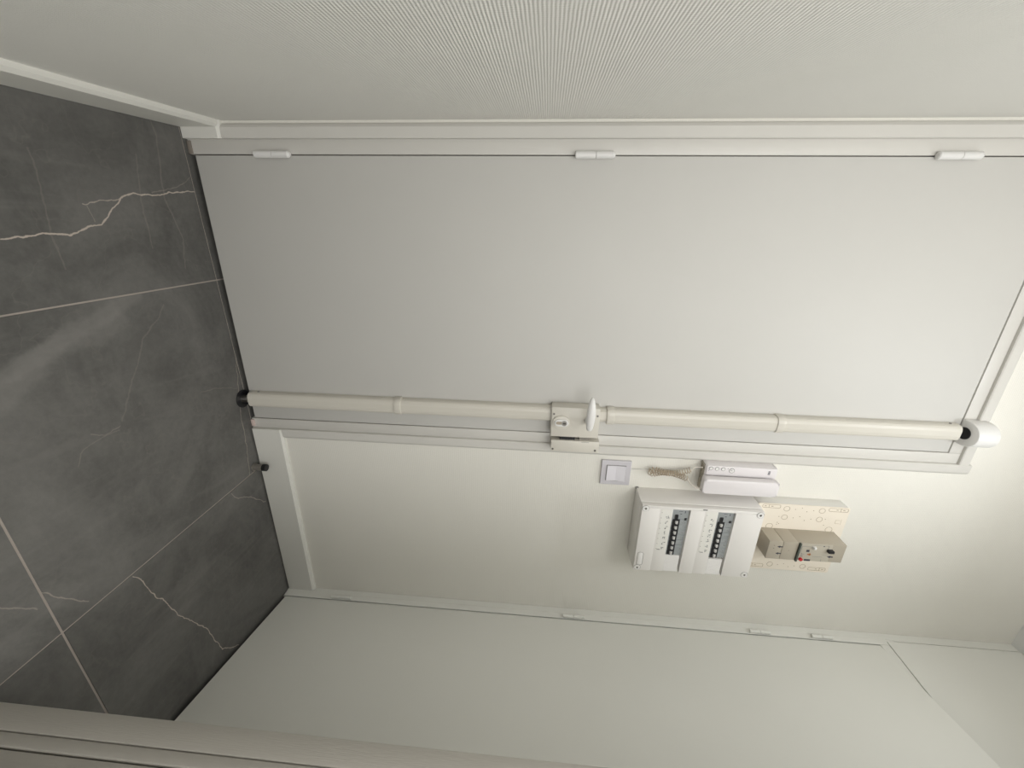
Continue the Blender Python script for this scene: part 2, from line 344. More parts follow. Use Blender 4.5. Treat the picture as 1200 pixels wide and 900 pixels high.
# upper panel battens of the closet front
tr = empty('trim_1'); tr.matrix_world = er; struct(tr, 'pale painted frame and battens around the cupboard door on the right', 'door frame')
bm = bmesh.new(); box(bm, 0.0005, 0.022, -.0015, 0.004, 0.002, CH - .001, bev=.002); obj('corner_batten', bm, 'closet', tr)
bm = bmesh.new(); box(bm, 0.0225, CO - .001, -.0035, 0.001, 0.002, CT + .029, bev=.0015); obj('frame_post', bm, 'closet', tr)
bm = bmesh.new(); box(bm, CE, CE + .03, -.0035, 0.001, 0.002, CT + .029, bev=.0015); obj('frame_post', bm, 'closet', tr)
bm = bmesh.new(); box(bm, CO, CE, -.0035, 0.001, CT, CT + .0275, bev=.0015); obj('frame_head', bm, 'closet', tr)
bm = bmesh.new(); prism(bm, [(-.002, CT + .056), (-.0030, CT + .058), (-.0030, CH - .002), (.002, CH - .002)], .0225, .0265, 'x'); obj('batten_edge', bm, 'closet', tr)
bm = bmesh.new(); box(bm, .030, CE + .03, -.0045, .002, CT + .0305, CH - .002, bev=.001); obj('upper_panel', bm, 'closet', tr)
# closet door, ajar by about ten degrees
aj = math.atan2(-1, -0.168)
door2 = empty('door_2', (-0.0015, -0.0435, 0), aj); struct(door2, 'flat pale cupboard door on the right standing slightly ajar', 'cupboard door')
bm = bmesh.new(); box(bm, 0.003, 0.58, 0.0, 0.02, 0.011, CT - .0025, bev=.0012); obj('door_panel', bm, 'closet', door2)
for z0, z1 in ((.179, .252), (1.013, 1.084), (1.635, 1.700), (1.833, 1.898)):
    h = empty('hinge'); h.parent = door2; h.location = (-.0045, -.0085, 0)
    zm = (z0 + z1) / 2
    bm = bmesh.new(); cyl(bm, (0, 0, z0), (0, 0, zm - .0006), .0058, n=16); obj('knuckle', bm, 'closet', h, True)
    bm = bmesh.new(); cyl(bm, (0, 0, zm + .0006), (0, 0, z1), .0058, n=16); cyl(bm, (0, 0, z1), (0, 0, z1 + .002), .0058, .003, n=16); obj('knuckle', bm, 'closet', h, True)
# partition with the near door frame where the camera stands
bm = bmesh.new(); box(bm, -0.485, .45, -.850, -.730, -.01, CH + .02)
struct(obj('wall_near', bm, 'ceil'), 'near partition wall ending at the post along the lower edge', 'wall')
nf = empty('trim_2'); struct(nf, 'brush painted door frame post close by along the lower edge', 'door frame')
bm = bmesh.new(); box(bm, -.5308, -.482, -.7577, -.7228, 0.001, CH - .001, bev=.0018); obj('frame_post', bm, 'brush', nf, True)
bm = bmesh.new(); box(bm, -.5260, -.482, -.7630, -.7574, 0.001, CH - .001); obj('frame_groove', bm, 'brush', nf)
bm = bmesh.new(); box(bm, -.5300, -.482, -.7758, -.7594, 0.001, CH - .001, bev=.0015); obj('rebate_strip', bm, 'brush', nf, True)
bm = bmesh.new(); box(bm, -.5270, -.42, -.870, -.7774, 0.001, CH - .001, bev=.004); obj('casing', bm, 'brush', nf, True)
# ceiling and the room behind the camera
struct(bx('ceiling', (-1.62, .45, -2.6, .2, CH, CH + .1), 'ceil'), 'plain pale painted ceiling', 'ceiling')
struct(bx('wall_room_right', (.35, .45, -2.6, -.80, -.01, CH), 'ceil'), 'pale wall of the room behind', 'wall')
bm = bmesh.new()
box(bm, -1.6, -1.42, -2.6, -2.5, -.01, CH); box(bm, -.18, .45, -2.6, -2.5, -.01, CH); box(bm, -1.42, -.18, -2.6, -2.5, -.01, .85); box(bm, -1.42, -.18, -2.6, -2.5, 2.25, CH)
struct(obj('wall_back', bm, 'ceil'), 'pale back wall of the room with an opening for the added window', 'wall')
win = empty('added_window_1'); struct(win, 'unseen white framed window added around the fill light', 'window')  # invented window, added to house the fill light
bm = bmesh.new()
for a in ((-1.42, -.18, .85, .90), (-1.42, -.18, 2.20, 2.25), (-1.42, -1.37, .90, 2.20), (-.23, -.18, .90, 2.20), (-.825, -.775, .90, 2.20)):
    box(bm, a[0], a[1], -2.58, -2.52, a[2], a[3])
obj('window_frame', bm, 'white', win)
gm = newmat('glass', (1, 1, 1), 0.0); gm.node_tree.nodes['Principled BSDF'].inputs['Transmission Weight'].default_value = 1
for a in ((-1.37, -.825), (-.775, -.23)):
    bx('pane', (a[0], a[1], -2.553, -2.547, .90, 2.20), gm, win)

# ------------------------------------------------------------------ entrance door frame
fr = empty('trim_3'); struct(fr, 'cream painted frame and raised casing around the entrance door', 'door frame')
FY = -.003
def framebar(name, x0, x1, z0, z1, y0=FY, bev=.001): bm = bmesh.new(); box(bm, x0, x1, y0, .09, z0, z1, bev=bev); return obj(name, bm, 'trim', fr, True)
framebar('frame_post', OL, DL - .0012, .003, OT)
framebar('frame_post', DR + .0012, OR, .003, OT)
framebar('frame_head', DL - .001, DR + .001, DT + .0016, OT)
# raised casing outside the frame: steep inner edge, feathered outer edge
CW = 0.034
def casing(prof_u, a, b, vert=True, flip=1, base=0):
    bm = bmesh.new()
    prof = [(0, .001), (0, -.0095), (.002, -.0115), (.024, -.0105), (.030, -.0065), (CW, -.001), (CW, .001)]
    if vert: prism(bm, [(base + flip * u, y) for u, y in prof], a, b, 'z')
    else:
        prism(bm, [(y, base + u) for u, y in prof], a, b, 'x')
    return bm
obj('casing_strip', casing(None, .100, OT + CW, True, 1, OR), 'trim', fr)
obj('casing_strip', casing(None, .100, OT + CW, True, -1, OL), 'trim', fr)
obj('casing_head', casing(None, OL - .0005, OR + .0005, False, 1, OT), 'trim', fr)
# ------------------------------------------------------------------ entrance door
d1 = empty('door_1', (0, 0, 0)); struct(d1, 'flat white entrance door with a surface lock and vertical locking bars', 'door')
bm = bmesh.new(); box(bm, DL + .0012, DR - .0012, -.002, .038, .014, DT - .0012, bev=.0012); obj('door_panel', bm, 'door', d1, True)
for z0, z1 in ((.178, .268), (.961, 1.051), (1.746, 1.836)):
    h = empty('hinge'); h.parent = d1; h.location = (DL, -.0105, 0)
    zm = z0 + .046
    bm = bmesh.new(); cyl(bm, (0, 0, z0), (0, 0, zm - .0005), .0082, n=20); cyl(bm, (0, 0, z0 - .002), (0, 0, z0), .006, .0082, n=20); obj('knuckle', bm, 'white', h, True)
    bm = bmesh.new(); cyl(bm, (0, 0, zm + .0005), (0, 0, z1 - .005), .0082, n=20); cyl(bm, (0, 0, z1 - .005), (0, 0, z1), .0082, .0045, n=20); obj('knuckle', bm, 'white', h, True)
# vertical bars
def bar(z0, z1, name='locking_bar'):
    bm = bmesh.new()
    prof = [(-.7865, -.002), (-.7865, -.018), (-.784, -.0245), (-.779, -.028), (-.7720, -.030), (-.757, -.030), (-.749, -.0285), (-.7445, -.0255), (-.7425, -.018), (-.7425, -.002)]
    prism(bm, prof, z0, z1, 'z'); return obj(name, bm, 'bar', d1)
lowbar = bar(.026, .9355); upbar = bar(1.091, 2.020)
bm = bmesh.new(); prism(bm, [(-.7845, -.002), (-.7845, -.017), (-.779, -.026), (-.757, -.0275), (-.748, -.024), (-.7445, -.017), (-.7445, -.002)], 1.06, 1.095, 'z'); obj('rod', bm, 'bar', d1)
def clip(z, par):
    bm = bmesh.new()
    prof = [(-.789, -.002), (-.789, -.019), (-.786, -.0270), (-.780, -.0310), (-.7720, -.0330), (-.757, -.0330), (-.748, -.0312), (-.742, -.027), (-.7400, -.019), (-.7400, -.002)]
    prism(bm, prof, z - .010, z + .010, 'z', bev=.0008); obj('bracket', bm, 'bar', par, True)
clip(.486, lowbar); clip(1.102, upbar); clip(1.562, upbar)
for z, par in ((.052, lowbar), (2.0, upbar)):
    bm = bmesh.new(); cyl(bm, (-.7866, -.012, z), (-.7885, -.012, z), .0028, n=12); obj('pin', bm, 'greyink', par, True)
# lock case
lc = bx('lock_case', (-.7945, -.7035, -.042, -.002, .936, 1.070), 'case', d1, bev=.0014)
bx('lock_side_plate', (-.7900, -.7045, -.036, -.002, .9335, .9362), 'steel', lc)
def screw(x, z, y, par, mat='steel', r=.0032):
    bm = bmesh.new(); cyl(bm, (x, y, z), (x, y - .0008, z), r, n=14); s = obj('screw', bm, mat, par, True)
    bm = bmesh.new(); box(bm, x - r * .75, x + r * .75, y - .0012, y - .0006, z - .0005, z + .0005); box(bm, x - .0005, x + .0005, y - .0012, y - .0006, z - r * .75, z + r * .75); obj('screw_slot', bm, 'blackmat', s if par in (lc,) else par)
screw(-.7740, .9425, -.042, lc); screw(-.7730, 1.0635, -.042, lc)
# cylinder rosette and lock cylinder
bm = bmesh.new(); prism(bm, rrect(-.7690, -.7300, .9440, .9840, .0165, 7), -.042, -.047, 'y', bev=.0012); ro = obj('rosette', bm, 'case', lc, True)
bm = bmesh.new(); prism(bm, rrect(-.7600, -.7390, .9475, .9820, .0103, 8), -.047, -.0500, 'y', bev=.0008)
obj('rosette_ring', bm, 'white', ro, True)
bm = bmesh.new(); prism(bm, rrect(-.7540, -.7455, .9500, .9760, .0040, 6), -.0498, -.0506, 'y')
obj('cylinder_body', bm, 'nickel', ro, True)
bm = bmesh.new(); cyl(bm, (-.7497, -.0495, .9722), (-.7497, -.0520, .9722), .0078, n=24); obj('key_plug', bm, 'plug', ro, True)
bm = bmesh.new(); cyl(bm, (-.7497, -.0519, .9722), (-.7497, -.0523, .9722), .0052, n=20); obj('plug_face', bm, 'bronze', ro, True)
bx('keyway', (-.7508, -.7486, -.0527, -.0522, .9685, .9760), 'blackmat', ro)
# lever handle
hd = empty('lever_handle'); hd.parent = lc
bm = bmesh.new(); cyl(bm, (-.7590, -.042, 1.041), (-.7590, -.0455, 1.041), .0125, .0115, n=24); obj('rose', bm, 'white', hd, True)
bm = bmesh.new(); cyl(bm, (-.7590, -.045, 1.041), (-.7590, -.078, 1.041), .0065, n=20); obj('neck', bm, 'white', hd, True)
bm = bmesh.new(); rings = []
prof = [(0.0, .0030), (.0015, .0062), (.006, .0082), (.018, .0102), (.034, .0117), (.050, .0121), (.066, .0112), (.080, .0090), (.090, .0062), (.0955, .0035), (.0975, .001)]
for s, r in prof:
    cx = -.7475 - s; cy = -.084 - .006 * math.sin(PI * s / .0975); cz = 1.038 + .002 * s / .0975
    rings.append([bm.verts.new((cx, cy + .9 * r * math.cos(2 * PI * k / 20), cz + r * math.sin(2 * PI * k / 20))) for k in range(20)])
for a, b in zip(rings[:-1], rings[1:]):
    for k in range(20): bm.faces.new((a[k], a[(k + 1) % 20], b[(k + 1) % 20], b[k]))
bm.faces.new(rings[0]); bm.faces.new(rings[-1]); obj('lever', bm, 'white', hd, True)
# keeper box on the frame
kp = bx('keeper_box', (-.6915, -.6560, -.042, -.002, .9385, 1.0755), 'case', fr, bev=.0012)
bx('bolt', (-.7030, -.6918, -.036, -.008, .962, 1.006), 'blackmat', lc); bx('latch', (-.7030, -.6918, -.034, -.008, 1.019, 1.048), 'bronze', lc)
screw(-.6630, .9440, -.042, kp); screw(-.6640, 1.0650, -.042, kp)
bx('scratch_marks', (-.6895, -.6885, -.0425, -.0418, 1.024, 1.046), 'greyink', kp)
# top guide and floor socket
bm = bmesh.new()
pr = [(-.798, .0)] + [(-.7635 - .0345 * math.cos(a), -.022 - .036 * math.sin(a)) for a in [PI * k / 14 for k in range(15)]] + [(-.729, .0)]
prism(bm, pr, 2.037, 2.0900, 'z', bev=.003); gd = obj('bar_guide', bm, 'white', fr, True)
bm = bmesh.new(); cyl(bm, (-.7640, -.020, 2.0345), (-.7640, -.020, 2.0372), .0165, n=24); obj('guide_hole', bm, 'blackmat', gd, True)
bm = bmesh.new(); cyl(bm, (-.764, -.016, .0002), (-.764, -.016, .0012), .0275, n=28); so = obj('bar_socket', bm, 'blackmat', floor, True)
bm = bmesh.new(); cyl(bm, (-.764, -.015, .001), (-.764, -.015, .030), .011, n=16); obj('rod_tip', bm, 'steel', d1, True)
# pink filler at the foot of the frame, and the bare wood foot at the hinge side
bm = bmesh.new(); box(bm, -.690, -.667, -.0075, .0, .001, .0115, bev=.002); obj('filler_patch', bm, newmat('pinkish_filler', (.62, .50, .46), .8), fr, True)
bm = bmesh.new(); box(bm, -1.4515, -1.4225, -.0055, .0, .001, .012, bev=.001); obj('filler_patch', bm, newmat('dusty_filler', (.24, .21, .18), .8), fr, True)

# ------------------------------------------------------------------ metal door stop on the floor
st = tag(empty('door_stop', (-.536, -.036, 0)), 'small round metal door stop with black top on the floor by the baseboard', 'door stop')
bm = bmesh.new(); cyl(bm, (0, 0, .0002), (0, 0, .005), .0125, n=24); cyl(bm, (0, 0, .005), (0, 0, .031), .0105, n=24); obj('post', bm, 'bronze', st, True)
bm = bmesh.new(); cyl(bm, (0, 0, .031), (0, 0, .043), .0112, .0108, n=24); obj('rubber_cap', bm, 'rubber', st, True)

# ------------------------------------------------------------------ light switch
sw = tag(empty('light_switch', (-.5725, 0, 1.139)), 'square white light switch with lilac grey plate beside the door lock', 'light switch')
bm = bmesh.new(); prism(bm, rrect(-.0415, .0415, -.0435, .0435, .002, 3), .0002, -.0085, 'y', bev=.0015); obj('plate', bm, 'lilac', sw, True)
bm = bmesh.new(); prism(bm, rrect(-.0270, .0270, -.0290, .0290, .001, 2), -.008, -.0098, 'y', bev=.0005); obj('inner_frame', bm, 'greyink', sw, True)
bm = bmesh.new(); prism(bm, [(-.009, -.0275), (-.0125, -.0275), (-.0105, 0.0), (-.0145, .0275), (-.009, .0275)], -.0255, .0255, 'x', bev=.0004); obj('rocker', bm, 'lilac2', sw, False)

# ------------------------------------------------------------------ thin painted cable on the wall
bm = bmesh.new(); tube(bm, [(-.5850, -.0015, 1.184), (-.589, -.0015, 1.25), (-.596, -.0015, 1.32), (-.600, -.0015, 1.388)], .0018, 8)
cb = obj('cable', bm, 'trim', None, True); tag(cb, 'thin overpainted cable running from the light switch to the intercom', 'cable')

# ------------------------------------------------------------------ intercom
ic = tag(empty('intercom_phone', (-.5885, 0, 1.483)), 'white wall intercom with handset and four round buttons above the breaker panel', 'intercom')
ox, oz = -.5885, 1.483
bm = bmesh.new(); prism(bm, rrect(-.6335 - ox, -.5400 - ox, 1.386 - oz, 1.582 - oz, .006, 4), -.0003, -.0340, 'y', bev=.004); body = obj('body', bm, 'phone', ic, True)
bm = bmesh.new(); prism(bm, rrect(-.6310 - ox, -.5420 - ox, 1.3848 - oz, 1.390 - oz, .0015, 3), -.004, -.030, 'y'); obj('bottom_grille', bm, 'khaki', body)
for x0, x1, y0, y1 in ((-.6200, -.6145, -.027, -.021), (-.6040, -.5960, -.0115, -.0095), (-.5920, -.5760, -.0115, -.0095), (-.5980, -.5900, -.0225, -.0205), (-.5860, -.5700, -.0230, -.0200), (-.6260, -.6100, -.0105, -.0090)):
    bx('vent_slot', (x0 - ox, x1 - ox, y0, y1, 1.3842 - oz, 1.3852 - oz), 'blackmat', body)
bm = bmesh.new(); prism(bm, rrect(-.6325 - ox, -.6020 - ox, 1.3885 - oz, 1.5805 - oz, .005, 4), -.033, -.0375, 'y', bev=.0015); face = obj('keypad_face', bm, 'phone', ic, True)
bm = bmesh.new()
hp = rrect(-.6045 - ox, -.5560 - ox, 1.3760 - oz, 1.5790 - oz, .008, 5); prism(bm, hp, -.043, -.066, 'y', bev=.004); hs = obj('handset', bm, 'phone', ic, True)
bm = bmesh.new(); box(bm, -.599 - ox, -.560 - ox, -.046, -.030, 1.382 - oz, 1.412 - oz, bev=.003); obj('handset_rest', bm, 'phone', hs, True)
bm = bmesh.new(); box(bm, -.599 - ox, -.560 - ox, -.046, -.030, 1.545 - oz, 1.575 - oz, bev=.003); obj('handset_rest', bm, 'phone', hs, True)
for x, z, r in ((-.6240, 1.3985, .0046), (-.6235, 1.4155, .0046), (-.6235, 1.4325, .0046), (-.6200, 1.4570, .0064)):
    x -= ox; z -= oz
    bm = bmesh.new(); cyl(bm, (x, -.037, z), (x, -.0385, z), r, n=20); bu = obj('button', bm, 'white', face, True)
    bm = bmesh.new(); tube(bm, [(x + (r + .0006) * math.cos(a), -.0378, z + (r + .0006) * math.sin(a)) for a in [2 * PI * k / 20 for k in range(20)]], .0008, 6, True); obj('button_ring', bm, 'greyink', face, True)
bx('key_symbol', (-.6212 - ox, -.6200 - ox, -.0390, -.0384, 1.4530 - oz, 1.4580 - oz), 'greyink', face)
bm = bmesh.new()
for k in range(3): box(bm, -.6245 - ox + k * .0042, -.6220 - ox + k * .0042, -.0381, -.0374, 1.5570 - oz, 1.5625 - oz)
box(bm, -.6150 - ox, -.6140 - ox, -.0381, -.0374, 1.556 - oz, 1.562 - oz); box(bm, -.6180 - ox, -.6172 - ox, -.0381, -.0374, 1.392 - oz, 1.394 - oz)
box(bm, -.6270 - ox, -.6255 - ox, -.0381, -.0374, 1.4445 - oz, 1.446 - oz)
obj('printed_mark', bm, 'ink', face)
# coiled cord: a hanging loop with two twisted strands
cd = empty('coiled_cord'); cd.parent = ic
def path(t):      # t 0..1 down one strand and up the other
    if t < .5: s = t * 2; x = -.604 + .012 * math.sin(s * PI); z = 1.352 - s * .118
    else: s = (t - .5) * 2; x = -.578 - .010 * math.sin((1 - s) * PI) + .004 * s; z = 1.234 + s * .110
    k = min(1, abs(t - .5) / .06); x = (-.5895) * (1 - k) + x * k
    return Vector((x, -.018 - .006 * math.sin(t * 2 * PI), z))
pts = []; NT = 34; PER = 12
for i in range(NT * PER + 1):
    t = i / (NT * PER); p = path(t); q = path(min(1, t + .004)); d = (q - p)
    if d.length < 1e-6: d = Vector((0, 0, 1))
    d.normalize(); s = d.cross(Vector((0, 1, 0))).normalized(); u = Vector((0, 1, 0)); a = 2 * PI * i / PER; r = .0078
    pts.append(p + s * (r * math.cos(a)) + u * (r * math.sin(a)))
bm = bmesh.new(); tube(bm, [tuple(p - Vector((ox, 0, oz))) for p in pts], .00115, 6); obj('coil', bm, 'cord', cd, True)
bm = bmesh.new(); tube(bm, [(-.6 - ox, -.018, 1.352 - oz), (-.612 - ox, -.018, 1.362 - oz), (-.6155 - ox, -.020, 1.374 - oz), (-.6155 - ox, -.020, 1.388 - oz)], .0016, 8); obj('cord_end', bm, 'cordpale', cd, True)
bm = bmesh.new(); tube(bm, [(-.575 - ox, -.022, 1.345 - oz), (-.566 - ox, -.034, 1.352 - oz), (-.563 - ox, -.050, 1.366 - oz), (-.567 - ox, -.054, 1.378 - oz)], .0021, 8); obj('cord_end', bm, 'cordpale', cd, True)

# ------------------------------------------------------------------ breaker panel
bp_ = tag(empty('breaker_panel', (-.404, 0, 1.377)), 'white two row breaker cabinet with black switches screwed to the wallpapered wall', 'breaker panel')
bxo, bzo = -.404, 1.377
X0, X1, Z0, Z1, YF = -.523 - bxo, -.285 - bxo, 1.2067 - bzo, 1.547 - bzo, -.090
def wx(x): return x - bxo
def wz(z): return z - bzo
bm = bmesh.new(); box(bm, X0, X1, -.072, -.0003, Z0, Z1, bev=.002); obj('housing', bm, 'cabinet', bp_, True)
for x, z in ((X0 - .0015, Z0 + .002), (X0 - .0015, Z1 - .004)):
    bx('mounting_foot', (x, x + .006, -.006, -.0004, z - .003, z + .005), 'greyink', bp_)
# front cover built as bars around the two openings
cover = empty('front_cover'); cover.parent = bp_
R1 = (wz(1.2960), wz(1.3445)); R2 = (wz(1.4215), wz(1.4690)); WX0, WX1 = wx(-.5135), wx(-.2835)
def cov(name, *d, mat='cabinet', bev=.0012): bm = bmesh.new(); box(bm, *d, bev=bev); return obj(name, bm, mat, cover, bool(bev))
cov('cover_band', WX0, X1, YF, -.071, Z0 + .0012, wz(1.2585))
cov('cover_band', WX0, X1, YF, -.071, R1[1], wz(1.3835)); cov('cover_band', WX0, X1, YF, -.071, R2[1], Z1 - .0012)
cov('cover_edge', X0 + .0012, WX0, YF, -.071, Z0 + .0012, Z1 - .0012)
# label strips sit slightly lower than the bands
cov('label_holder', WX0, X1, YF + .0018, -.071, wz(1.2585), R1[0], bev=.0006); cov('label_holder', WX0, X1, YF + .0018, -.071, wz(1.3835), R2[0], bev=.0006)
for z0, z1 in ((wz(1.2640), wz(1.2945)), (wz(1.3890), wz(1.4195))):
    lb = bx('paper_label', (wx(-.5110), wx(-.3660), YF + .0012, YF + .0020, z0, z1), 'paperlabel', cover)
    bm = bmesh.new(); rnd = random.Random(int(z0 * 1e4))
    for k in range(7):       # illegible pen notes, one for each breaker
        cx = wx(-.4850) + k * .0185
        for q in range(5):
            a = cx + rnd.uniform(-.005, .005); c = (z0 + z1) / 2 + .004 + rnd.uniform(-.0035, .0045); l = rnd.uniform(.0008, .0026); v = rnd.random() < .5
            box(bm, a - (l if v else .0005), a + (l if v else .0005), YF + .0008, YF + .0013, c - (.0005 if v else l), c + (.0005 if v else l))
    obj('pen_notes', bm, 'ink', lb)
    bm = bmesh.new()
    for k in range(8):
        cx = wx(-.5000) + k * .0185; box(bm, cx - .0004, cx + .0004, YF + .0008, YF + .0013, z0 + .0005, z0 + .0035)
    box(bm, wx(-.3690), wx(-.3670), YF + .0006, YF + .0013, z0 + .004, z0 + .013)
    obj('label_ticks', bm, 'greyink', lb)
# bevelled deepening edge above each opening (the dark wedge)
for ri, (za, zb) in enumerate((R1, R2)):
    bx('opening_back', (WX0, X1 - .001, -.0735, -.0710, za, zb), 'blackmat', cover)
    bm = bmesh.new()
    # curved lip above the row, deeper towards the right end
    a0, a1 = wx(-.5130), wx(-.2855)
    n = 10; top = []; bot = []
    for k in range(n + 1):
        t = k / n; x = a0 + (a1 - a0) * t; d = .001 + .008 * math.sin(PI * t) ** .8
        top.append((x, d))
    vs = []
    for x, d in top:
        vs.append((bm.verts.new((x, YF - .0004, zb + .0012)), bm.verts.new((x, YF - .0004, zb - .0002)), bm.verts.new((x, YF + .012, zb - .0002 - d * .45)), bm.verts.new((x, YF + .012, zb + .0012))))
    for p, q in zip(vs[:-1], vs[1:]):
        for k in range(4): bm.faces.new((p[k], q[k], q[(k + 1) % 4], p[(k + 1) % 4]))
    bm.faces.new(vs[0]); bm.faces.new(vs[-1]); obj('opening_lip', bm, 'cabinet', cover)
    # modules: a wide differential switch and seven breakers
    zc0, zc1 = za + .001, zb - .002
    df = bx('differential_breaker', (wx(-.5130), wx(-.4775), -.0850, -.0740, zc0, zc1), 'modgrey', bp_, bev=.0006)
    bx('toggle', (wx(-.4935), wx(-.4790), -.0885, -.0845, zc0 + .0075, zc0 + .016), 'blackmat', df)
    bx('test_button', (wx(-.4830), wx(-.4760), -.0865, -.0845, zc1 - .010, zc1 - .004), 'blackmat', df)
    bm = bmesh.new(); box(bm, wx(-.507), wx(-.500), -.0853, -.0848, zc1 - .012, zc1 - .010); box(bm, wx(-.506), wx(-.505), -.0853, -.0848, zc1 - .028, zc1 - .018); box(bm, wx(-.497), wx(-.4955), -.0853, -.0848, zc1 - .024, zc1 - .019); obj('printed_mark', bm, 'ink', df)
    for k in range(7):
        xa = wx(-.4770) + k * .01845
        if xa + .017 > wx(-.344): break
        b_ = bx('breaker', (xa, xa + .0175, -.0850, -.0740, zc0, zc1), 'modgrey', bp_, bev=.0005)
        bx('toggle_slot', (xa - .0002, xa + .0179, -.0856, -.0846, zc0 + .0040, zc0 + .0235), 'blackmat', b_)
        bx('toggle_foot', (xa + .002, xa + .0155, -.0875, -.0850, zc0 + .0030, zc0 + .0070), 'blackmat', b_)
        bm = bmesh.new(); prism(bm, [(-.0856, zc0 + .0105), (-.0915, zc0 + .0115), (-.0918, zc0 + .0165), (-.0856, zc0 + .019)], xa + .0052, xa + .0122, 'x', bev=.0005); obj('toggle', bm, 'blank', b_)
        bx('toggle_mark', (xa + .0070, xa + .0092, -.0922, -.0914, zc0 + .0130, zc0 + .0150), 'greyink', b_)
        rr = random.Random(k * 7 + ri); bm = bmesh.new()
        for q in range(4):
            a = xa + rr.uniform(.003, .011); c = zc1 - rr.uniform(.003, .017); box(bm, a, a + rr.uniform(.002, .004), -.0853, -.0848, c, c + .0009)
        obj('printed_mark', bm, 'greyink', b_)
    xe = wx(-.4770) + 7 * .01845
    if ri == 1:
        for k in range(3): bx('terminal', (xe + .001 + k * .004, xe + .0035 + k * .004, -.083, -.074, zc0 + .002, zc1 - .010), 'steel', bp_)
        xe += .004
    # ribbed blanking strip to the right end
    bm = bmesh.new(); box(bm, xe, X1 - .0012, -.0875, -.0720, za, zb - .006)
    k = 0; x = xe + .003
    while x < X1 - .003: box(bm, x, x + .0022, -.0882, -.0874, za + .002, zb - .008); x += .0042
    obj('blanking_strip', bm, 'blank', bp_)
def boss(x, z):
    bm = bmesh.new(); cyl(bm, (x, -.089, z), (x, -.0914, z), .0088, n=24); b0 = obj('screw_boss', bm, 'blank', cover, True)
    bm = bmesh.new(); tube(bm, [(x + .0098 * math.cos(a), -.0901, z + .0098 * math.sin(a)) for a in [2 * PI * k / 24 for k in range(24)]], .0004, 6, True); obj('boss_shadow_ring', bm, 'greyink', b0, True)
    bm = bmesh.new(); cyl(bm, (x, -.0912, z), (x, -.0917, z), .0034, n=14); obj('screw', bm, 'steel', b0, True)
    bx('screw_slot', (x - .0030, x + .0030, -.0922, -.0916, z - .0007, z + .0007), 'blackmat', b0)
for x, z in ((-.5120, 1.2180), (-.2955, 1.2190), (-.5125, 1.5350), (-.2960, 1.5350)): boss(wx(x), wz(z))
bm = bmesh.new(); prism(bm, rrect(wx(-.3520), wx(-.3060), wz(1.2175), wz(1.2290), .0057, 6), YF + .0006, YF - .0016, 'y', bev=.001); obj('latch', bm, 'blank', cover, True)
bm = bmesh.new(); tube(bm, [(x, YF - .0002, z) for x, z in rrect(wx(-.3535), wx(-.3045), wz(1.2160), wz(1.2305), .0065, 5)], .0005, 5, True); obj('latch_outline', bm, 'greyink', cover, True)
bx('cover_notch', (wx(-.5205), wx(-.5170), YF - .0006, YF + .003, wz(1.3770), wz(1.3890)), 'greyink', cover)

# ------------------------------------------------------------------ meter board and main switch
mb = tag(empty('meter_board', (-.402, 0, 1.68)), 'yellowed cream meter board with round knockouts above the breaker cabinet', 'meter board')
mx_, mz_ = -.402, 1.68
def ax_(x): return x - mx_
def az_(z): return z - mz_
bm = bmesh.new(); prism(bm, rrect(ax_(-.5185), ax_(-.2790), az_(1.5530), az_(1.8060), .006, 4), -.0003, -.0385, 'y', bev=.0015); obj('board_side', bm, 'boardside', mb, True)
bm = bmesh.new(); prism(bm, rrect(ax_(-.5195), ax_(-.2790), az_(1.5525), az_(1.8065), .006, 4), -.038, -.0402, 'y', bev=.0006); bf = obj('board_face', bm, 'board', mb, True)
def ring(x, z, r, wd=.0005, pts=None):
    bm = bmesh.new()
    P = pts or [(x + r * math.cos(a), z + r * math.sin(a)) for a in [2 * PI * k / 24 for k in range(24)]]
    tube(bm, [(ax_(u), -.0402, az_(v)) for u, v in P], wd, 5, True); obj('knockout', bm, 'outline', bf, True)
for x, z in ((-.5047, 1.634), (-.4749, 1.6342), (-.5046, 1.7324), (-.4744, 1.7322), (-.2981, 1.6324), (-.2976, 1.7296)): ring(x, z, .0082)
for x, z in ((-.4400, 1.5987), (-.4400, 1.7673)): ring(x, z, .0095)
for x0, x1, z0, z1 in ((-.5160, -.5050, 1.5657, 1.6145), (-.5155, -.5045, 1.7506, 1.8020), (-.2965, -.2855, 1.7479, 1.7971), (-.2970, -.2855, 1.5640, 1.6127)):
    ring(0, 0, 0, .0005, rrect(x0, x1, z0, z1, .003, 3))
    xm = (x0 + x1) / 2; bm = bmesh.new(); q = z0 + (.032 if z0 > 1.7 else .017)
    box(bm, ax_(x0), ax_(x1), -.0405, -.0400, az_(q), az_(q + .0008)); box(bm, ax_(xm - .0008), ax_(xm + .0008), -.0405, -.0400, az_(q - .012), az_(q - .007)); box(bm, ax_(xm - .0008), ax_(xm + .0008), -.0405, -.0400, az_(q + .006), az_(q + .012)); obj('slot_mark', bm, 'outline', bf)
bm = bmesh.new()
for x, z in [(-.504, 1.6582), (-.5097, 1.676), (-.4983, 1.6913), (-.5036, 1.7091), (-.4742, 1.6587), (-.48, 1.6759), (-.4676, 1.6915), (-.4734, 1.7087), (-.4761, 1.7482), (-.4554, 1.749), (-.4763, 1.6182), (-.455, 1.6186), (-.4482, 1.6177), (-.4509, 1.6231), (-.2979, 1.6556), (-.3029, 1.6726), (-.2926, 1.6879), (-.2972, 1.705)]:
    cyl(bm, (ax_(x), -.0400, az_(z)), (ax_(x), -.0405, az_(z)), .0012, n=8)
sd = obj('screw_dots', bm, 'outline', bf)
bm = bmesh.new()
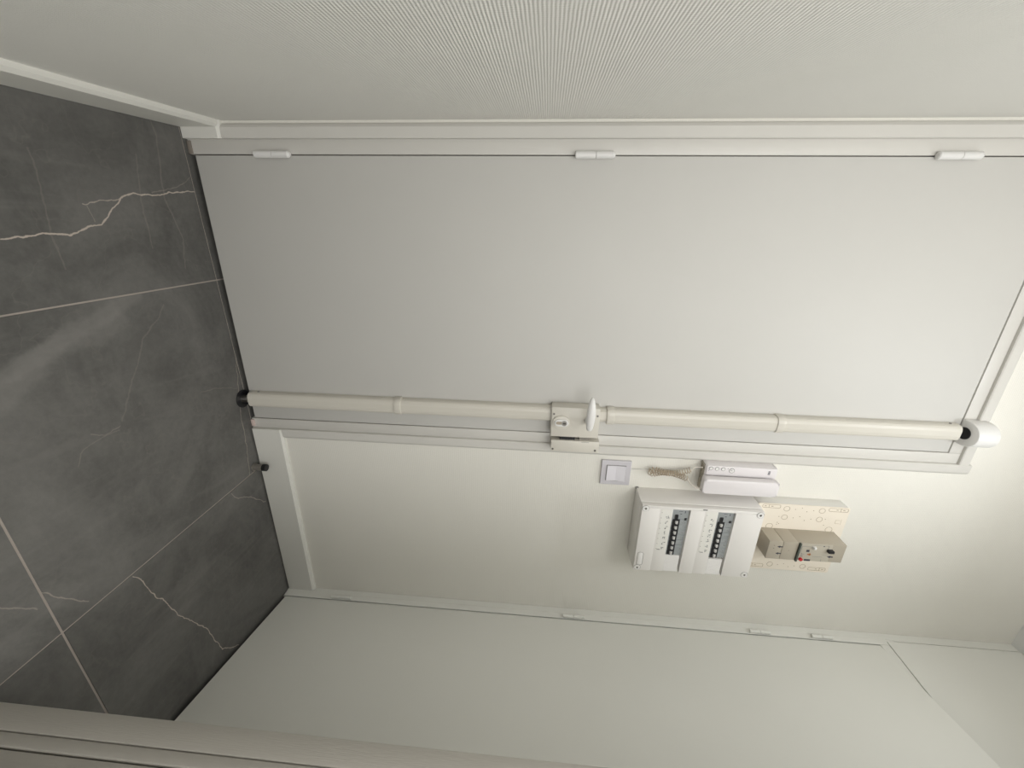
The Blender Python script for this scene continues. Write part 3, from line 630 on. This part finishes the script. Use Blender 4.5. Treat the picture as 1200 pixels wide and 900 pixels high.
for a in ((-.4755, -.4745, 1.778, 1.7900), (-.4640, -.4630, 1.778, 1.79), (-.4755, -.4630, 1.7775, 1.7785), (-.4790, -.4600, 1.7930, 1.7938)): box(bm, ax_(a[0]), ax_(a[1]), -.0404, -.0400, az_(a[2]), az_(a[3]))
obj('moulded_mark', bm, newmat('faint_moulding', (.55, .47, .36), .6), bf)

ms = tag(empty('main_breaker', (-.404, -.0402, 1.677)), 'khaki grey main breaker block with red button mounted on the cream board', 'main breaker')
sx, sz, sy = -.404, 1.677, -.0402
def mbx(name, x0, x1, y0, y1, z0, z1, mat, par=ms, bev=.0):
    return bx(name, (x0 - sx, x1 - sx, y0 - sy, y1 - sy, z0 - sz, z1 - sz), mat, par, bev)
mbx('terminal_cover', -.4345, -.3725, -.1000, -.0404, 1.5735, 1.6115, 'khaki', bev=.0012)
mbx('lower_body', -.4345, -.3725, -.1000, -.0404, 1.6122, 1.6530, 'khaki', bev=.0012)
mbx('upper_body', -.4345, -.3725, -.0985, -.0404, 1.6525, 1.7835, 'khaki', bev=.0012)
mbx('groove', -.4350, -.3715, -.1045, -.0985, 1.6545, 1.6590, 'green')
fp = mbx('front_plate', -.4330, -.3735, -.1000, -.0980, 1.6595, 1.7460, newmat('front_plate_grey', (.50, .46, .38), .4), bev=.0008)
bm = bmesh.new(); prism(bm, [(-.0995 - sy, 1.690 - sz), (-.1085 - sy, 1.693 - sz), (-.1085 - sy, 1.699 - sz), (-.0995 - sy, 1.701 - sz)], -.4265 - sx, -.4200 - sx, 'x', bev=.001); obj('reset_lever', bm, 'white', ms, True)
mbx('indicator_window', -.4125, -.4055, -.1006, -.0998, 1.6790, 1.6870, 'ink', fp)
mbx('rating_plate', -.3790, -.3735, -.1008, -.0998, 1.6800, 1.6965, 'ink', fp)
bm = bmesh.new(); cyl(bm, (-.3790 - sx, -.0998 - sy, 1.6690 - sz), (-.3790 - sx, -.1045 - sy, 1.6690 - sz), .0052, n=24); obj('red_button', bm, 'red', ms, True)
tg = mbx('toggle', -.4190, -.4110, -.1100, -.0980, 1.7330, 1.7480, 'blackmat', bev=.001)
def arrow(x, z, s=1, mat='ink'):
    bm = bmesh.new(); y0, y1 = -.1006 - sy, -.0996 - sy
    prism(bm, [(x - sx, z - .006 * s - sz), (x - .003 * s - sx, z - sz), (x + .003 * s - sx, z - sz)], y0, y1, 'y')
    box(bm, x - .0012 * s - sx, x + .0012 * s - sx, y0, y1, z - sz, z + .006 * s - sz); obj('printed_arrow', bm, mat, ms)
arrow(-.4170, 1.6050, 1.25); arrow(-.3930, 1.6050, 1.25); arrow(-.3925, 1.7470, 1.25)
bm = bmesh.new(); Y = (-.1004 - sy, -.0998 - sy)
def mk(x0, x1, z0, z1): box(bm, x0 - sx, x1 - sx, *Y, z0 - sz, z1 - sz)
mk(-.4240, -.4232, 1.664, 1.688); mk(-.4232, -.398, 1.664, 1.6648); mk(-.4000, -.392, 1.6685, 1.6693); mk(-.3970, -.3962, 1.666, 1.676); mk(-.3905, -.3885, 1.667, 1.6735); mk(-.4300, -.4294, 1.69, 1.735); mk(-.430, -.412, 1.7352, 1.7358); mk(-.3975, -.3969, 1.725, 1.745); mk(-.382, -.374, 1.7252, 1.7258); mk(-.3905, -.3899, 1.70, 1.725)
obj('printed_lines', bm, 'greyink', ms)
bm = bmesh.new(); mk(-.3985, -.3945, 1.684, 1.694); mk(-.4005, -.3925, 1.689, 1.692); obj('printed_symbol', bm, 'orange', ms)
bm = bmesh.new(); box(bm, -.4290 - sx, -.4265 - sx, -.1004 - sy, -.0998 - sy, 1.721 - sz, 1.724 - sz); box(bm, -.421 - sx, -.420 - sx, -.1004 - sy, -.0998 - sy, 1.587 - sz, 1.590 - sz); box(bm, -.411 - sx, -.410 - sx, -.1004 - sy, -.0998 - sy, 1.587 - sz, 1.590 - sz); box(bm, -.406 - sx, -.405 - sx, -.1004 - sy, -.0998 - sy, 1.630 - sz, 1.632 - sz); obj('printed_mark', bm, 'ink', ms)

# ------------------------------------------------------------------ hall lamp (above the frame of the picture)
lm = tag(empty('ceiling_lamp', (LAMP[0], LAMP[1], CH)), 'small round pendant lamp hanging from the hall ceiling', 'lamp')
dz = LAMP[2] - CH
bm = bmesh.new(); cyl(bm, (0, 0, -.03), (0, 0, -.0005), .045, .05, n=28); obj('ceiling_rose', bm, 'white', lm, True)
bm = bmesh.new(); cyl(bm, (0, 0, dz + .10), (0, 0, -.03), .003, n=10); obj('cord', bm, 'white', lm, True)
bm = bmesh.new(); cyl(bm, (0, 0, dz + .003), (0, 0, dz + .06), .06, .02, n=32); obj('lamp_shade', bm, 'white', lm, True)

lm2 = tag(empty('ceiling_lamp', (FILL_LAMP[0], FILL_LAMP[1], CH)), 'unseen pendant fitting added above the fill light behind the camera', 'lamp')  # added fitting for the second fill light, out of view
dz = FILL_LAMP[2] - CH
bm = bmesh.new(); cyl(bm, (0, 0, -.03), (0, 0, -.0005), .045, .05, n=28); obj('ceiling_rose', bm, 'white', lm2, True)
bm = bmesh.new(); cyl(bm, (0, 0, dz + .18), (0, 0, -.03), .003, n=10); obj('cord', bm, 'white', lm2, True)
bm = bmesh.new(); cyl(bm, (0, 0, dz + .15), (0, 0, dz + .19), .022, .015, n=32); obj('fill_lamp_holder', bm, 'white', lm2, True)

for o in COL.objects:          # printed marks and tiny dots are too small to pick apart one by one
    if o.name.split('.')[0] in ('printed_mark', 'screw_dots', 'pen_notes', 'label_ticks', 'printed_lines', 'printed_symbol', 'moulded_mark', 'slot_mark', 'screw_slot'): o['kind'] = 'stuff'
